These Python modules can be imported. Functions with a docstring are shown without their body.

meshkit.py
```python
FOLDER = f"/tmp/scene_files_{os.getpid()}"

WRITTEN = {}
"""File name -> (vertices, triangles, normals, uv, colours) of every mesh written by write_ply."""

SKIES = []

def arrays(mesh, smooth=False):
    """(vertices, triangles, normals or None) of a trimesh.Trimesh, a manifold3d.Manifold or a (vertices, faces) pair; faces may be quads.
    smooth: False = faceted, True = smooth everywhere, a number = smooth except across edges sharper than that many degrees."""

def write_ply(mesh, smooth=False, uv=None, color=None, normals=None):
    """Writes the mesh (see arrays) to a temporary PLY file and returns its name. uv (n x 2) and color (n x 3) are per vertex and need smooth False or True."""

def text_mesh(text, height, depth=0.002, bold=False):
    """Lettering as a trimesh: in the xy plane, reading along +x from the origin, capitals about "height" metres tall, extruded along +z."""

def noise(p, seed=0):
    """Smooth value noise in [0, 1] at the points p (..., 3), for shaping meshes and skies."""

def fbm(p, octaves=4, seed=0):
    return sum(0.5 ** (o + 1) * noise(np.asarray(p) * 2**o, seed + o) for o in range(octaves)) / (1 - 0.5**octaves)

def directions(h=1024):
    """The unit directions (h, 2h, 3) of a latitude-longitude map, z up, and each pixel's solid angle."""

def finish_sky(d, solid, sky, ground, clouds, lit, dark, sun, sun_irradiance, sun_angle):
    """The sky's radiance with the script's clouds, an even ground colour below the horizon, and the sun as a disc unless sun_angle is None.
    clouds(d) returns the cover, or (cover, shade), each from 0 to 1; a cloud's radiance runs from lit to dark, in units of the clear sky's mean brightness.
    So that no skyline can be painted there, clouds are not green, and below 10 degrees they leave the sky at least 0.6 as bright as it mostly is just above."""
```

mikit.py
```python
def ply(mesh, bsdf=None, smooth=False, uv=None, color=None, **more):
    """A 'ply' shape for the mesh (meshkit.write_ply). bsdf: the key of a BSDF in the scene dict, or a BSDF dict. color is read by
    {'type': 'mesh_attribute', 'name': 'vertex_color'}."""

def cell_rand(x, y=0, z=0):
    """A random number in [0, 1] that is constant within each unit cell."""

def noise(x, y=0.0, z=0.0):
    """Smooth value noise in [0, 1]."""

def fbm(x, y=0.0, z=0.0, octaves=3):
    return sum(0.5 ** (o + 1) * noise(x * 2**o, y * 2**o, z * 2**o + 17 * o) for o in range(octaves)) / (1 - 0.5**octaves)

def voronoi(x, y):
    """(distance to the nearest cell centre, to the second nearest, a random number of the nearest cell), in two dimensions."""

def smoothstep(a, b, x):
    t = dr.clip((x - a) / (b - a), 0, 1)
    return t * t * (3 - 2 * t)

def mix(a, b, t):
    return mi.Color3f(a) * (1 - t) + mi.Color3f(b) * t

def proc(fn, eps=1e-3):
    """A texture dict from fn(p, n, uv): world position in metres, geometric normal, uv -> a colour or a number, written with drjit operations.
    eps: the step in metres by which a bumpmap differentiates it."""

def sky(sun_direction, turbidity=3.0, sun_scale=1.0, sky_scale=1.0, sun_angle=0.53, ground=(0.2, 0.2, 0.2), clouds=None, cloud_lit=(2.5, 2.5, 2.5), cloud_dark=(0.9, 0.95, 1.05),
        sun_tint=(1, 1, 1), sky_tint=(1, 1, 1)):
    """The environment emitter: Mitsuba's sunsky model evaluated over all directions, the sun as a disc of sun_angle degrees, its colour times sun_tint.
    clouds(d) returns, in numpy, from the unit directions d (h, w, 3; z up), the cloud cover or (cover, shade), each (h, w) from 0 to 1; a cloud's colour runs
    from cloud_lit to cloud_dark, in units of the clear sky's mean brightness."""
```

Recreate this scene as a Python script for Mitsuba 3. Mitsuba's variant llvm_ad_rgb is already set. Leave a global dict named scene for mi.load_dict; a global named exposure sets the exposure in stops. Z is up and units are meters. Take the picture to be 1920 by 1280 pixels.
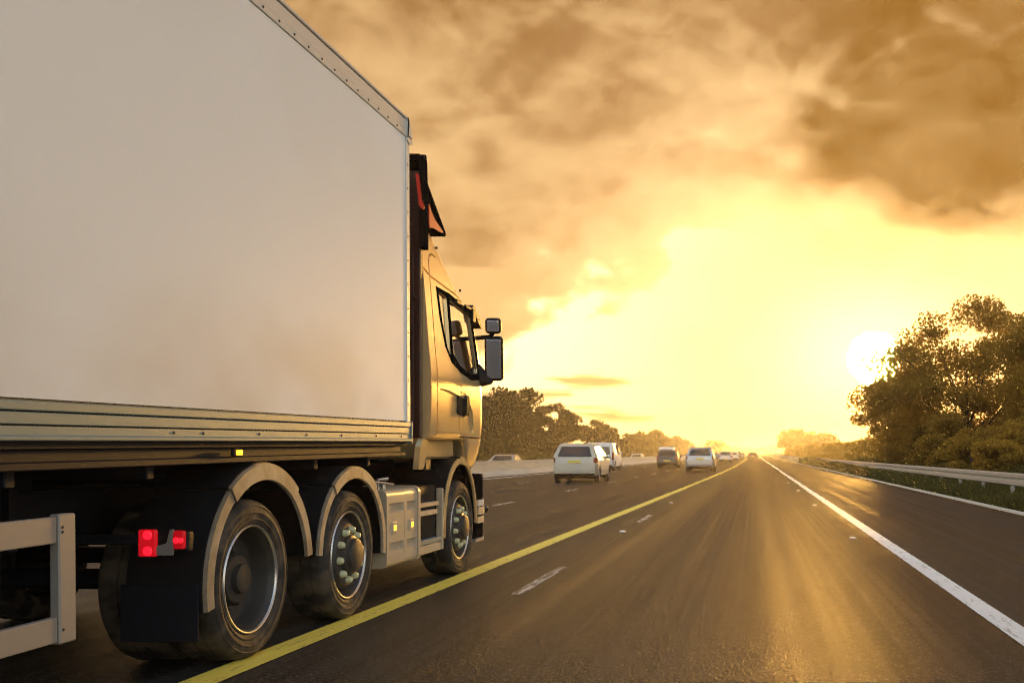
import math, random
import numpy as np
import trimesh, manifold3d, shapely, shapely.geometry as sg
from scipy.interpolate import PchipInterpolator
import drjit as dr
import mitsuba as mi
import mikit, meshkit
from mikit import proc, fbm, noise, smoothstep, mix

T = mi.ScalarTransform4f
scene, labels = {}, {}

# ---------------------------------------------------------------- camera, sky, exposure
F, W0, VX, VY, CAM_H = 1900.0, 1920.0, 1415.0, 850.0, 1.19     # focal length in px of the 1920 px photo, vanishing point, eye height
scene['camera'] = {
    'type': 'perspective', 'fov': 2 * math.degrees(math.atan(W0 / 2 / F)), 'fov_axis': 'x',
    'principal_point_offset_x': (960 - VX) / 1920, 'principal_point_offset_y': (640 - VY) / 1280,
    'near_clip': 0.05, 'far_clip': 9000.0,
    'to_world': T().look_at(origin=[0, 0, CAM_H], target=[0, 10, CAM_H], up=[0, 0, 1]),
    'medium': {'type': 'ref', 'id': 'haze_air'},
}
exposure = 4.5
SUN = np.array([0.118, 1.0, 0.0937]); SUN /= np.linalg.norm(SUN)


def clouds(d):
    """Broken evening cloud: a thin gap low around the sun, heavy brown banks higher up, small flat streaks near the horizon."""
    ss = lambda a, b, x: np.clip((x - a) / (b - a), 0, 1) ** 2 * (3 - 2 * np.clip((x - a) / (b - a), 0, 1))
    z = np.maximum(d[..., 2], 0.0)
    el, az = np.degrees(np.arcsin(z)), np.degrees(np.arctan2(d[..., 0], d[..., 1]))
    ang = np.degrees(np.arccos(np.clip(d @ SUN, -1, 1)))
    q = np.stack([d[..., 0], d[..., 1], z * 0], -1) / (z + 0.42)[..., None]
    big = meshkit.fbm(q * np.array([1.7, 1.5, 1]) + [3.1, 7.7, 0], 4, 3)
    e = d * np.array([1, 1, 1.35])
    warp = np.stack([meshkit.fbm(e * 9 + k, 3, 20 + k) for k in (1, 2, 3)], -1) - 0.5
    puff = meshkit.fbm(e * 8.5 + warp * 0.8 + [0.4, 2.2, 0], 6, 11)
    small = meshkit.fbm(e * 30 + warp * 2.5 + 3, 4, 31)

    def bank(a, h, ra, rh):
        return np.exp(-((az - a + 6 * warp[..., 0]) / ra) ** 2 - ((el - h + 4 * warp[..., 1]) / rh) ** 2)

    glow = np.hypot(np.clip((az - 6.7) * 0.92, -90, 90), (el - 5.4) * 1.3)
    clear = np.exp(-(np.where(ang < 60, glow, 99) / 8.5) ** 2)                        # the gap the sun stands in
    t = 0.34 * big + 0.38 * puff + 0.28 * small
    heavy = 0.42 * bank(10, 17.5, 8, 5.0) + 0.10 * bank(-16, 24, 6, 3) + 0.26 * bank(14, 24, 8, 6) - 0.10 * bank(-6, 12, 9, 8)
    heavy = heavy * np.clip(0.15 + 2.6 * (0.5 * puff + 0.3 * small + 0.2 * big - 0.28), 0, 1.1)
    cover = ss(0.34, 0.52, t + 0.012 * np.minimum(el, 14) + heavy - 0.30 * clear) * (0.97 - 0.2 * np.exp(-(glow / 12.5) ** 2)) * (1 - 0.92 * ss(38, 85, ang))  # cloud thinned far from the sun, out of view, to brighten the trailer side
    cover = 1 - (1 - cover) * np.clip(1 - 5 * heavy, 0, 1)
    flat = meshkit.fbm(np.stack([az * 0.13, el * 1.7, 0 * z], -1) + [5, 3, 0], 4, 5)
    streak = ss(0.38, 0.72, flat + 0.36 * bank(-8.8, 3.9, 4.5, 1.0) + 0.16 * bank(-11, 2.8, 4, 0.6) - 0.1) * ss(0.8, 2, el) * (1 - ss(6, 9, el)) * (1 - np.exp(-(ang / 6) ** 2))
    cover = np.maximum(cover, (0.965 - 0.17 * np.exp(-(glow / 5.5) ** 2)) * np.exp(-(ang / 34.0) ** 2))   # a thin veil over the bright gap
    cover = np.maximum(cover, 0.97 * streak)
    shade = ss(0.36, 0.62, t + 0.004 * np.minimum(el, 22) + 0.75 * heavy - 0.035) * (1 - clear) * (0.80 + 0.9 * np.clip(small - 0.45, -0.2, 0.25))
    shade = np.maximum(shade, 0.48 * streak * np.exp(-(ang / 40) ** 2))
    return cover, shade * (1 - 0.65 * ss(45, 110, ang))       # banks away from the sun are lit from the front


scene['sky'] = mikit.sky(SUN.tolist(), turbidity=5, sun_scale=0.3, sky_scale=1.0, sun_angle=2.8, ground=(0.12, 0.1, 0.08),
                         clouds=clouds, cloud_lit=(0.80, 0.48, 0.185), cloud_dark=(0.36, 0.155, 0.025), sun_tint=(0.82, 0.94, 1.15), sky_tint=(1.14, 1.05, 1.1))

# ---------------------------------------------------------------- haze: one closed box of air round everything
scene['haze_air'] = {'type': 'homogeneous', 'albedo': {'type': 'rgb', 'value': [0.96, 0.94, 0.9]}, 'sigma_t': 0.0007, 'phase': {'type': 'hg', 'g': 0.8}}
scene['haze'] = {'type': 'cube', 'to_world': T().translate([0, 950, 6.75]).scale([1000, 1100, 8.75]), 'bsdf': {'type': 'null'}, 'interior': {'type': 'ref', 'id': 'haze_air'}}
labels['haze'] = {'label': 'golden evening haze over the whole motorway', 'category': 'haze', 'kind': 'stuff'}


# ---------------------------------------------------------------- helpers
used = set()


def numbered(k):
    if k not in used:
        used.add(k); return k
    i = 1
    while f'{k}_{i:03d}' in used:
        i += 1
    k = f'{k}_{i:03d}'; used.add(k); return k


def thing(name, label, cat, group=None):
    k = numbered(name)
    labels[k] = {'label': label, 'category': cat}
    if group: labels[k]['group'] = group
    return k


def add(name, mesh, bsdf, parent=None, smooth=30, M=None, kind=None, label=None, **more):
    k = numbered(f'{parent}__{name}' if parent else name)
    d = dict(mesh) if isinstance(mesh, dict) else mikit.ply(mesh, bsdf, smooth, **more)
    if M is not None: d['to_world'] = M
    scene[k] = d
    if kind: labels.setdefault(k, {})['kind'] = kind
    if label: labels.setdefault(k, {})['label'] = label
    return k


def tm(man):
    m = man.to_mesh()
    return trimesh.Trimesh(np.asarray(m.vert_properties)[:, :3], np.asarray(m.tri_verts), process=True)


def man(mesh):
    mesh = mesh.copy(); mesh.merge_vertices()
    return manifold3d.Manifold(manifold3d.Mesh(np.asarray(mesh.vertices, np.float32), np.asarray(mesh.faces, np.uint32)))


def cat(*ms):
    return trimesh.util.concatenate([m for m in ms])


def hull(pts):
    return trimesh.Trimesh(np.asarray(pts, float)).convex_hull


def bx(x0, x1, y0, y1, z0, z1, b=0.006):
    b = min(b, 0.45 * min(x1 - x0, y1 - y0, z1 - z0))
    p = []
    for x, sx_ in ((x0, 1), (x1, -1)):
        for y, sy in ((y0, 1), (y1, -1)):
            for z, sz in ((z0, 1), (z1, -1)):
                p += [(x, y + b * sy, z + b * sz), (x + b * sx_, y, z + b * sz), (x + b * sx_, y + b * sy, z)]
    return hull(p)


def rbox(x0, x1, y0, y1, z0, z1, r, n=2):
    """box with rounded edges"""
    s = trimesh.creation.icosphere(subdivisions=n, radius=r).vertices
    return hull(np.vstack([s + [x, y, z] for x in (x0 + r, x1 - r) for y in (y0 + r, y1 - r) for z in (z0 + r, z1 - r)]))


def sag(m, th=0.4):
    return m


def tube(pts, r, n=10):
    pts = np.asarray(pts, float)
    r = np.broadcast_to(np.asarray(r, float), (len(pts),))
    t = np.gradient(pts, axis=0); t /= np.linalg.norm(t, axis=1, keepdims=True)
    ref = np.array([0, 0, 1.0]) if abs(t[0][2]) < 0.9 else np.array([1.0, 0, 0])
    V = []
    for p, d, rr in zip(pts, t, r):
        a = np.cross(d, ref); a /= np.linalg.norm(a); b = np.cross(d, a)
        th = np.arange(n) * 2 * np.pi / n
        V.append(p + rr * (np.cos(th)[:, None] * a + np.sin(th)[:, None] * b))
    V = np.vstack(V + [pts[:1], pts[-1:]])
    Fc = []
    for i in range(len(pts) - 1):
        for j in range(n):
            a, b = i * n + j, i * n + (j + 1) % n
            Fc += [(a, b, b + n), (a, b + n, a + n)]
    e = (len(pts) - 1) * n; c0, c1 = len(V) - 2, len(V) - 1
    for j in range(n):
        Fc += [(c0, (j + 1) % n, j), (c1, e + j, e + (j + 1) % n)]
    m = trimesh.Trimesh(V, Fc, process=False); m.fix_normals(); return m


def lathe_x(profile, n=48):
    """profile of (radius, x) turned about the x axis; a closed loop when its ends sit on the axis or meet"""
    p = np.asarray(profile, float)
    th = np.arange(n) * 2 * np.pi / n
    V = np.stack([np.repeat(p[:, 1], n), (p[:, :1] * np.cos(th)).ravel(), (p[:, :1] * np.sin(th)).ravel()], 1)
    Fc = []
    for i in range(len(p) - 1):
        for j in range(n):
            a, b = i * n + j, i * n + (j + 1) % n
            Fc += [(a, a + n, b + n), (a, b + n, b)]
    m = trimesh.Trimesh(V, Fc, process=True); m.update_faces(m.nondegenerate_faces()); m.fix_normals(); return m


def prism_x(poly, x0, x1):
    """polygon in (y, z) extruded along x"""
    poly = poly if hasattr(poly, 'exterior') else sg.Polygon(poly)
    m = trimesh.creation.extrude_polygon(poly, x1 - x0, engine='earcut')
    v = m.vertices
    m = trimesh.Trimesh(np.stack([v[:, 2] + x0, v[:, 0], v[:, 1]], 1), m.faces, process=False); m.fix_normals(); return m


def prism_y(poly, y0, y1):
    """polygon in (x, z) extruded along y"""
    poly = poly if hasattr(poly, 'exterior') else sg.Polygon(poly)
    m = trimesh.creation.extrude_polygon(poly, y1 - y0, engine='earcut')
    v = m.vertices
    m = trimesh.Trimesh(np.stack([v[:, 0], v[:, 2] + y0, v[:, 1]], 1), m.faces, process=False); m.fix_normals(); return m


def prism_z(poly, z0, z1):
    poly = poly if hasattr(poly, 'exterior') else sg.Polygon(poly)
    m = trimesh.creation.extrude_polygon(poly, z1 - z0, engine='earcut')
    m.apply_translation([0, 0, z0]); m.fix_normals(); return m


def rpoly(pts, r):
    """polygon with its corners rounded by r"""
    p = sg.Polygon(pts)
    return p.buffer(-r, quad_segs=6).buffer(2 * r, quad_segs=6).buffer(-r, quad_segs=6)


# ---------------------------------------------------------------- materials
def mat(name, color, rough=0.5, metal=0.0, coat=0.0, spec=0.5, two=True, **kw):
    col = {'type': 'rgb', 'value': list(color)} if not isinstance(color, dict) else color
    ro = rough if isinstance(rough, (int, float)) else rough
    b = {'type': 'principled', 'base_color': col, 'roughness': ro, 'metallic': float(metal), 'specular': spec, **kw}
    if coat: b['clearcoat'] = float(coat); b['clearcoat_gloss'] = 0.95
    scene[name] = {'type': 'twosided', 'bsdf': b} if two else b


def asphalt(p, n, uv):
    s = fbm(p.x * 5.5, p.y * 0.035, 1.0, 3)
    s2 = noise(p.x * 23.0, p.y * 0.11, 4.0)
    track = dr.exp(-dr.square((dr.abs(p.x + 0.6) - 0.95) / 0.34)) + dr.exp(-dr.square((dr.abs(p.x + 4.5) - 0.95) / 0.4)) + dr.exp(-dr.square((dr.abs(p.x + 8.1) - 0.95) / 0.4))
    grain = noise(p.x * 70, p.y * 45, 2.0) * dr.exp(-p.y / 14)
    v = 0.016 + 0.018 * (s - 0.5) + 0.014 * (s2 - 0.5) - 0.007 * track + 0.012 * (grain - 0.5)
    v = v + 0.05 * smoothstep(0.70, 0.85, noise(p.x * 95, p.y * 80, 6.0)) * dr.exp(-p.y / 9)
    patch = smoothstep(0.56, 0.62, noise(p.x * 0.28 + 3, p.y * 0.03, 7.0))
    return mix((1.0, 0.95, 0.90), (0.98, 0.96, 0.95), patch) * dr.maximum(v, 0.005)


def asphalt_rough(p, n, uv):
    return 0.54 + 0.16 * (fbm(p.x * 5.5, p.y * 0.035, 1.0, 2) - 0.5) - 0.07 * dr.exp(-dr.square((dr.abs(p.x + 0.6) - 0.95) / 0.34))


def asphalt_bump(p, n, uv):
    return noise(p.x * 85, p.y * 70, 3.0)


scene['asphalt'] = {'type': 'bumpmap', 'bump': proc(asphalt_bump, 2e-3), 'scale': 0.004,
                    'bsdf': {'type': 'principled', 'base_color': proc(asphalt), 'roughness': proc(asphalt_rough), 'specular': 0.4}}


def worn(rgb, thr, under=(0.06, 0.055, 0.05)):
    def f(p, n, uv):
        w = fbm(p.x * 30, p.y * 5, 0.0, 3) * 0.65 + 0.35 * noise(p.x * 90, p.y * 40, 1.0)
        return mix(under, rgb, smoothstep(thr, thr + 0.12, w))
    return f


mat('yellow_paint', proc(worn((0.74, 0.60, 0.10), 0.24, (0.45, 0.37, 0.1))), 0.5)
mat('white_paint', proc(worn((0.8, 0.79, 0.75), 0.27, (0.4, 0.38, 0.34))), 0.5)

mat('faded_paint', proc(worn((0.55, 0.53, 0.49), 0.47, (0.10, 0.09, 0.08))), 0.55)


def ground_col(p, n, uv):
    a = fbm(p.x * 0.6, p.y * 0.25, 0.0, 4)
    return mix((0.05, 0.055, 0.02), (0.13, 0.10, 0.05), smoothstep(0.35, 0.7, a))


mat('soil', proc(ground_col), 0.9)


def concrete_col(p, n, uv):
    a = fbm(p.x * 2, p.y * 0.8, p.z * 6, 4)
    return mix((0.40, 0.35, 0.27), (0.58, 0.52, 0.42), a)


mat('concrete', proc(concrete_col), 0.8)


def panel_col(p, n, uv):
    grime = fbm(p.y * 0.7, p.z * 1.1, 0.0, 4)
    low = 1 - smoothstep(1.4, 2.4, p.z)
    return mix((0.89, 0.88, 0.86), (0.64, 0.53, 0.41), dr.clip(0.62 * low * smoothstep(0.25, 0.75, grime) + 0.09 * smoothstep(0.4, 0.75, grime), 0, 1))


mat('panel_white', proc(panel_col), 0.55, spec=0.12)
mat('cab_cream', (0.90, 0.69, 0.36), 0.17, metal=0.68, coat=1.0, spec=0.8)
mat('aluminium_light', (0.66, 0.66, 0.63), 0.45, metal=0.3)
mat('aluminium', (0.19, 0.25, 0.25), 0.42, metal=0.2, spec=0.35)
mat('aluminium_dull', (0.31, 0.28, 0.25), 0.5, metal=0.3)
mat('dark_line', (0.02, 0.018, 0.016), 0.6)
mat('chassis_black', (0.012, 0.012, 0.018), 0.6, spec=0.2)
mat('black_plastic', (0.012, 0.011, 0.012), 0.5, spec=0.25)
mat('black_gloss', (0.012, 0.010, 0.010), 0.12, coat=0.8)
scene['matt_black'] = {'type': 'twosided', 'bsdf': {'type': 'diffuse', 'reflectance': {'type': 'rgb', 'value': [0.010, 0.008, 0.008]}}}
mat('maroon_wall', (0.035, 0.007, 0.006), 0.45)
mat('red_paint', (0.62, 0.035, 0.02), 0.3, coat=0.6)


def guard_col(p, n, uv):
    a = fbm(p.y * 7, p.z * 7, p.x * 7, 4)
    return mix((0.20, 0.155, 0.11), (0.36, 0.29, 0.21), smoothstep(0.3, 0.7, a))


mat('guard_grey', proc(guard_col), 0.5)


def tyre_col(p, n, uv):
    a = fbm(p.y * 11, p.z * 11, p.x * 5, 3)
    return mix((0.018, 0.016, 0.015), (0.10, 0.075, 0.05), smoothstep(0.35, 0.8, a))


mat('tyre', proc(tyre_col), 0.75)
mat('rim_steel', (0.05, 0.044, 0.038), 0.5, metal=0.2)
mat('rim_bright', (0.65, 0.63, 0.6), 0.3, metal=0.9)
mat('nut_cover', (0.60, 0.60, 0.36), 0.4)
mat('fairing_beige', (0.46, 0.37, 0.26), 0.35, coat=0.5)
scene['pane'] = {'type': 'thindielectric', 'int_ior': 1.5}
scene['mirror_glass'] = {'type': 'roughconductor', 'material': 'Cr', 'alpha': 0.03}
mat('seat_cloth', (0.10, 0.022, 0.016), 0.9)
mat('interior_grey', (0.09, 0.075, 0.06), 0.8)
mat('lamp_red', (0.45, 0.01, 0.01), 0.2)
mat('lamp_unlit', (0.22, 0.02, 0.015), 0.25)
mat('lamp_amber', (0.7, 0.25, 0.02), 0.2)
mat('lamp_clear', (0.75, 0.72, 0.62), 0.15)
mat('plate', (0.75, 0.60, 0.12), 0.4)
mat('car_glass', (0.018, 0.016, 0.014), 0.04, spec=0.8)
mat('car_white', (0.78, 0.77, 0.74), 0.28, coat=1.0)
mat('car_pale', (0.50, 0.46, 0.38), 0.28, coat=1.0)
mat('car_silver', (0.52, 0.52, 0.52), 0.3, metal=0.55, coat=1.0)
mat('car_dark', (0.07, 0.06, 0.05), 0.28, coat=1.0)
mat('galvanised', (0.42, 0.40, 0.36), 0.5, metal=0.4)
mat('bark', (0.06, 0.045, 0.03), 0.9)
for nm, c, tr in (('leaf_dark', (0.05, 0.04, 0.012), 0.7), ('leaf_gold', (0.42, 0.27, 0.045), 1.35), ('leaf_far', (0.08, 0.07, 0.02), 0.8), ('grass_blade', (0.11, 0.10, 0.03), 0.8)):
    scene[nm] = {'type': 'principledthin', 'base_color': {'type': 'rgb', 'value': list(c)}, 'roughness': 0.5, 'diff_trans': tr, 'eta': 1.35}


# ---------------------------------------------------------------- ground, road, markings
def sheet(x0, x1, y0, y1, z, nx=1, ny=1):
    xs, ys = np.linspace(x0, x1, nx + 1), np.linspace(y0, y1, ny + 1)
    X, Y = np.meshgrid(xs, ys)
    V = np.stack([X.ravel(), Y.ravel(), np.full(X.size, z)], 1)
    i = np.arange(nx * ny); a = (i // nx) * (nx + 1) + i % nx
    return trimesh.Trimesh(V, np.vstack([np.stack([a, a + 1, a + nx + 2], 1), np.stack([a, a + nx + 2, a + nx + 1], 1)]), process=False)


gx = np.array([-980, -300, -90, -50, -38, -32, -28.5, -27.9, -14.4, -13.4, -13.2, 5.25, 5.4, 6.2, 7.6, 9.5, 13, 20, 60, 300, 980.0])
gz = np.array([3.0, 2.5, 1.8, 1.3, 0.9, 0.2, -0.25, -0.33, -0.33, -0.30, -0.03, -0.03, 0.02, 0.03, 0.10, 0.45, 0.9, 1.1, 1.3, 2.0, 2.5])
gyy = np.concatenate([np.arange(-120, 120, 6.0), np.arange(120, 500, 20.0), np.arange(500, 2041, 70.0)])
GX, GY = np.meshgrid(gx, gyy)
GZ = np.broadcast_to(gz, GX.shape) + np.where((GX < -30) | (GX > 8), 0.25 * (meshkit.noise(np.stack([GX * 0.2, GY * 0.12, 0 * GX], -1), 2) - 0.5), 0)
nx = len(gx) - 1
ii = np.arange(nx * (len(gyy) - 1)); a = (ii // nx) * (nx + 1) + ii % nx
add('ground', trimesh.Trimesh(np.stack([GX.ravel(), GY.ravel(), GZ.ravel()], 1), np.vstack([np.stack([a, a + 1, a + nx + 2], 1), np.stack([a, a + nx + 2, a + nx + 1], 1)]), process=False), 'soil', smooth=True, kind='structure')


def ground_z(x):
    return np.interp(x, gx, gz)


add('road', sheet(-13.2, 5.15, -60, 1900, 0.0), 'asphalt', smooth=False, kind='structure')
add('opposite_carriageway', sheet(-27.8, -14.4, -60, 1900, -0.30), 'asphalt', smooth=False, kind='structure')
add('kerb', prism_y([(5.15, -0.05), (5.15, 0.0), (5.165, 0.035), (5.27, 0.045), (5.29, 0.03), (5.29, -0.05)], -60, 1900), 'concrete', smooth=False, kind='structure')
LF = lambda y: -2.97 + 0.0165 * (74 - 16 * np.logaddexp(0, (74 - y) / 16))
ly = np.concatenate([np.arange(-60, 90, 2.0), np.arange(90, 401, 10.0)]); lx = LF(ly)
yl = trimesh.Trimesh(np.vstack([np.stack([lx - 0.10, ly, 0 * ly + 0.004], 1), np.stack([lx + 0.10, ly, 0 * ly + 0.004], 1)]), [t for i in range(len(ly) - 1) for t in ((i, len(ly) + i, len(ly) + i + 1), (i, len(ly) + i + 1, i + 1))], process=False)
add('yellow_line', yl, 'yellow_paint', 'road', smooth=False, label='broad yellow line running along beside the lorry wheels')
add('white_edge_line', sheet(1.66, 1.84, -60, 900, 0.004), 'white_paint', 'road', smooth=False, label='solid white line along the right side of the lane')
add('white_edge_line', sheet(-12.5, -12.34, -60, 900, 0.004), 'white_paint', 'road', smooth=False, label='white edge line next to the concrete barrier')
for k in range(2):
    y0 = 8.55 + 9 * k
    add('lane_dash', sheet(-2.06, -1.96, y0, y0 + 2.1, 0.004), 'faded_paint', 'road', smooth=False)
for k in range(16):
    add('lane_dash', sheet(-6.0, -5.88, 14 + 9 * k, 16 + 9 * k, 0.004), 'faded_paint', 'road', smooth=False)
for k in range(12):
    add('lane_dash', sheet(-9.4, -9.28, 22 + 9 * k, 24 + 9 * k, 0.004), 'faded_paint', 'road', smooth=False)
for k in range(2):
    y0 = 15.35 + 9 * k
    s = add('road_stud', hull([(-2.06 + a, y0 + b, z) for a, b, z in [(0, 0, .003), (.1, 0, .003), (0, .1, .003), (.1, .1, .003), (.02, .02, .02), (.08, .02, .02), (.02, .08, .02), (.08, .08, .02)]]), 'white_paint', 'road', smooth=False)
for k in range(4):
    y0 = 14.2 + 9 * k
    add('road_stud', hull([(1.33 + a, y0 + b, z) for a, b, z in [(0, 0, .003), (.1, 0, .003), (0, .1, .003), (.1, .1, .003), (.02, .02, .02), (.08, .02, .02), (.02, .08, .02), (.08, .08, .02)]]), 'white_paint', 'road', smooth=False)

# central barrier
bar = thing('concrete_barrier', 'long low concrete barrier along the far left edge of the road', 'barrier')
add('wall', prism_y([(-14.3, -0.34), (-14.3, 0.0), (-13.98, 0.28), (-13.92, 0.74), (-13.72, 0.74), (-13.66, 0.28), (-13.36, 0.02), (-13.36, -0.05)], -40, 700), 'concrete', bar, smooth=False)
add('capping', prism_y([(-13.95, 0.743), (-13.95, 0.80), (-13.69, 0.80), (-13.69, 0.743)], -40, 700), 'concrete', bar, smooth=False)

# guardrail on the right
gr = thing('guardrail', 'pale steel guardrail on posts along the right verge', 'guardrail')
prof = [(0.0, 0.0), (0.045, 0.03), (0.045, 0.10), (0.0, 0.14), (0.0, 0.17), (0.045, 0.21), (0.045, 0.28), (0.0, 0.31)]
W = sg.LineString([(-a, 0.40 + b) for a, b in prof]).buffer(0.006, cap_style=2, join_style=2)
add('rail', prism_y(shapely.affinity.translate(W, 6.35, 0), 4, 320), 'galvanised', gr, smooth=False)
post = mikit.ply(bx(6.37, 6.45, -0.05, 0.05, -0.05, 0.70, 0.004), 'galvanised', False)
for k in range(60):
    add('post', post, None, gr, M=T().translate([0, 6 + 3.2 * k, 0]))

# ---------------------------------------------------------------- the semi-trailer (built level, then tilted a little nose-up as it rides)
TY, TZ = 8.52, 1.288
MT = T().translate([0, TY, TZ]).rotate([1, 0, 0], 0.66).translate([0, -TY, -TZ])
XS, XL, YR = -2.90, -5.44, -4.9
tr = thing('semi_trailer', 'tall plain white box trailer with riveted aluminium rails, behind the cab', 'trailer')


def tp(name, mesh, bsdf, parent=None, **k):
    return add(name, mesh, bsdf, parent or tr, M=MT, **k)


tp('body', cat(bx(XL, XL + 0.05, YR, 8.50, 1.29, 3.98), bx(XL + 0.05, XS - 0.03, 8.44, 8.50, 1.29, 3.97), bx(XL + 0.05, XS - 0.03, YR, YR + 0.06, 1.29, 3.97),
               bx(XL + 0.02, XS - 0.03, YR + 0.01, 8.49, 3.93, 3.985)), 'panel_white', smooth=20)
tp('side_panel', bx(XS - 0.03, XS - 0.006, YR, 8.455, 1.462, 3.822, 0.001), 'panel_white', smooth=False)
tp('floor', bx(XL + 0.05, XS - 0.05, YR + 0.06, 8.44, 1.20, 1.33), 'chassis_black')
# top rail: riveted strip, plain band, cap
rail = tp('top_rail', bx(XS - 0.02, XS + 0.004, YR, 8.455, 3.825, 3.872, 0.0015), 'aluminium_light', smooth=False)
tp('band', bx(XS - 0.02, XS + 0.001, YR, 8.455, 3.8745, 3.962, 0.0015), 'aluminium_light', rail, smooth=False)
tp('groove', bx(XS - 0.03, XS - 0.012, YR, 8.455, 3.962, 3.974, 0.001), 'dark_line', rail, smooth=False)
tp('cap', bx(XS - 0.05, XS + 0.006, YR, 8.47, 3.974, 3.998, 0.005), 'aluminium_light', rail)


def rivet(x, y, z, r=0.0075, h=0.005, axis='x'):
    th = np.arange(8) * np.pi / 4
    p = [(x, y + r * math.cos(t), z + r * math.sin(t)) for t in th] + [(x + h, y + 0.6 * r * math.cos(t), z + 0.6 * r * math.sin(t)) for t in th]
    return hull(p)


tp('rivet', cat(*[rivet(XS + 0.004, 8.236 - 0.2035 * k, 3.848, 0.009, 0.006) for k in range(60)]), 'dark_line', rail, kind='stuff', smooth=False)
fp = tp('front_post', bx(XS - 0.03, XS + 0.003, 8.458, 8.505, 1.29, 3.822, 0.003), 'aluminium_light', smooth=False)
tp('corner_bead', bx(XS - 0.04, XS - 0.001, 8.508, 8.55, 1.28, 3.84, 0.012), 'aluminium_light', fp)
tp('rivet', cat(*[rivet(XS + 0.003, 8.482, 1.40 + 0.2 * k, 0.008, 0.005) for k in range(13)]), 'dark_line', fp, kind='stuff', smooth=False)
cc = tp('corner_casting', prism_x(rpoly([(8.458, 3.80), (8.458, 3.99), (8.50, 3.99), (8.575, 3.90), (8.585, 3.79), (8.52, 3.775)], 0.012), XS - 0.10, XS + 0.012), 'aluminium_light', smooth=40)
tp('bolt', rivet(XS + 0.012, 8.505, 3.835, 0.009, 0.006), 'dark_line', cc, smooth=False)
tp('bolt', rivet(XS + 0.012, 8.54, 3.83, 0.009, 0.006), 'dark_line', cc, smooth=False)
tp('cable', tube([(XS + 0.014, 8.462, 3.985), (XS + 0.018, 8.475, 3.95), (XS + 0.018, 8.47, 3.9), (XS + 0.016, 8.46, 3.82)], 0.006, 6), 'dark_line', cc)
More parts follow.
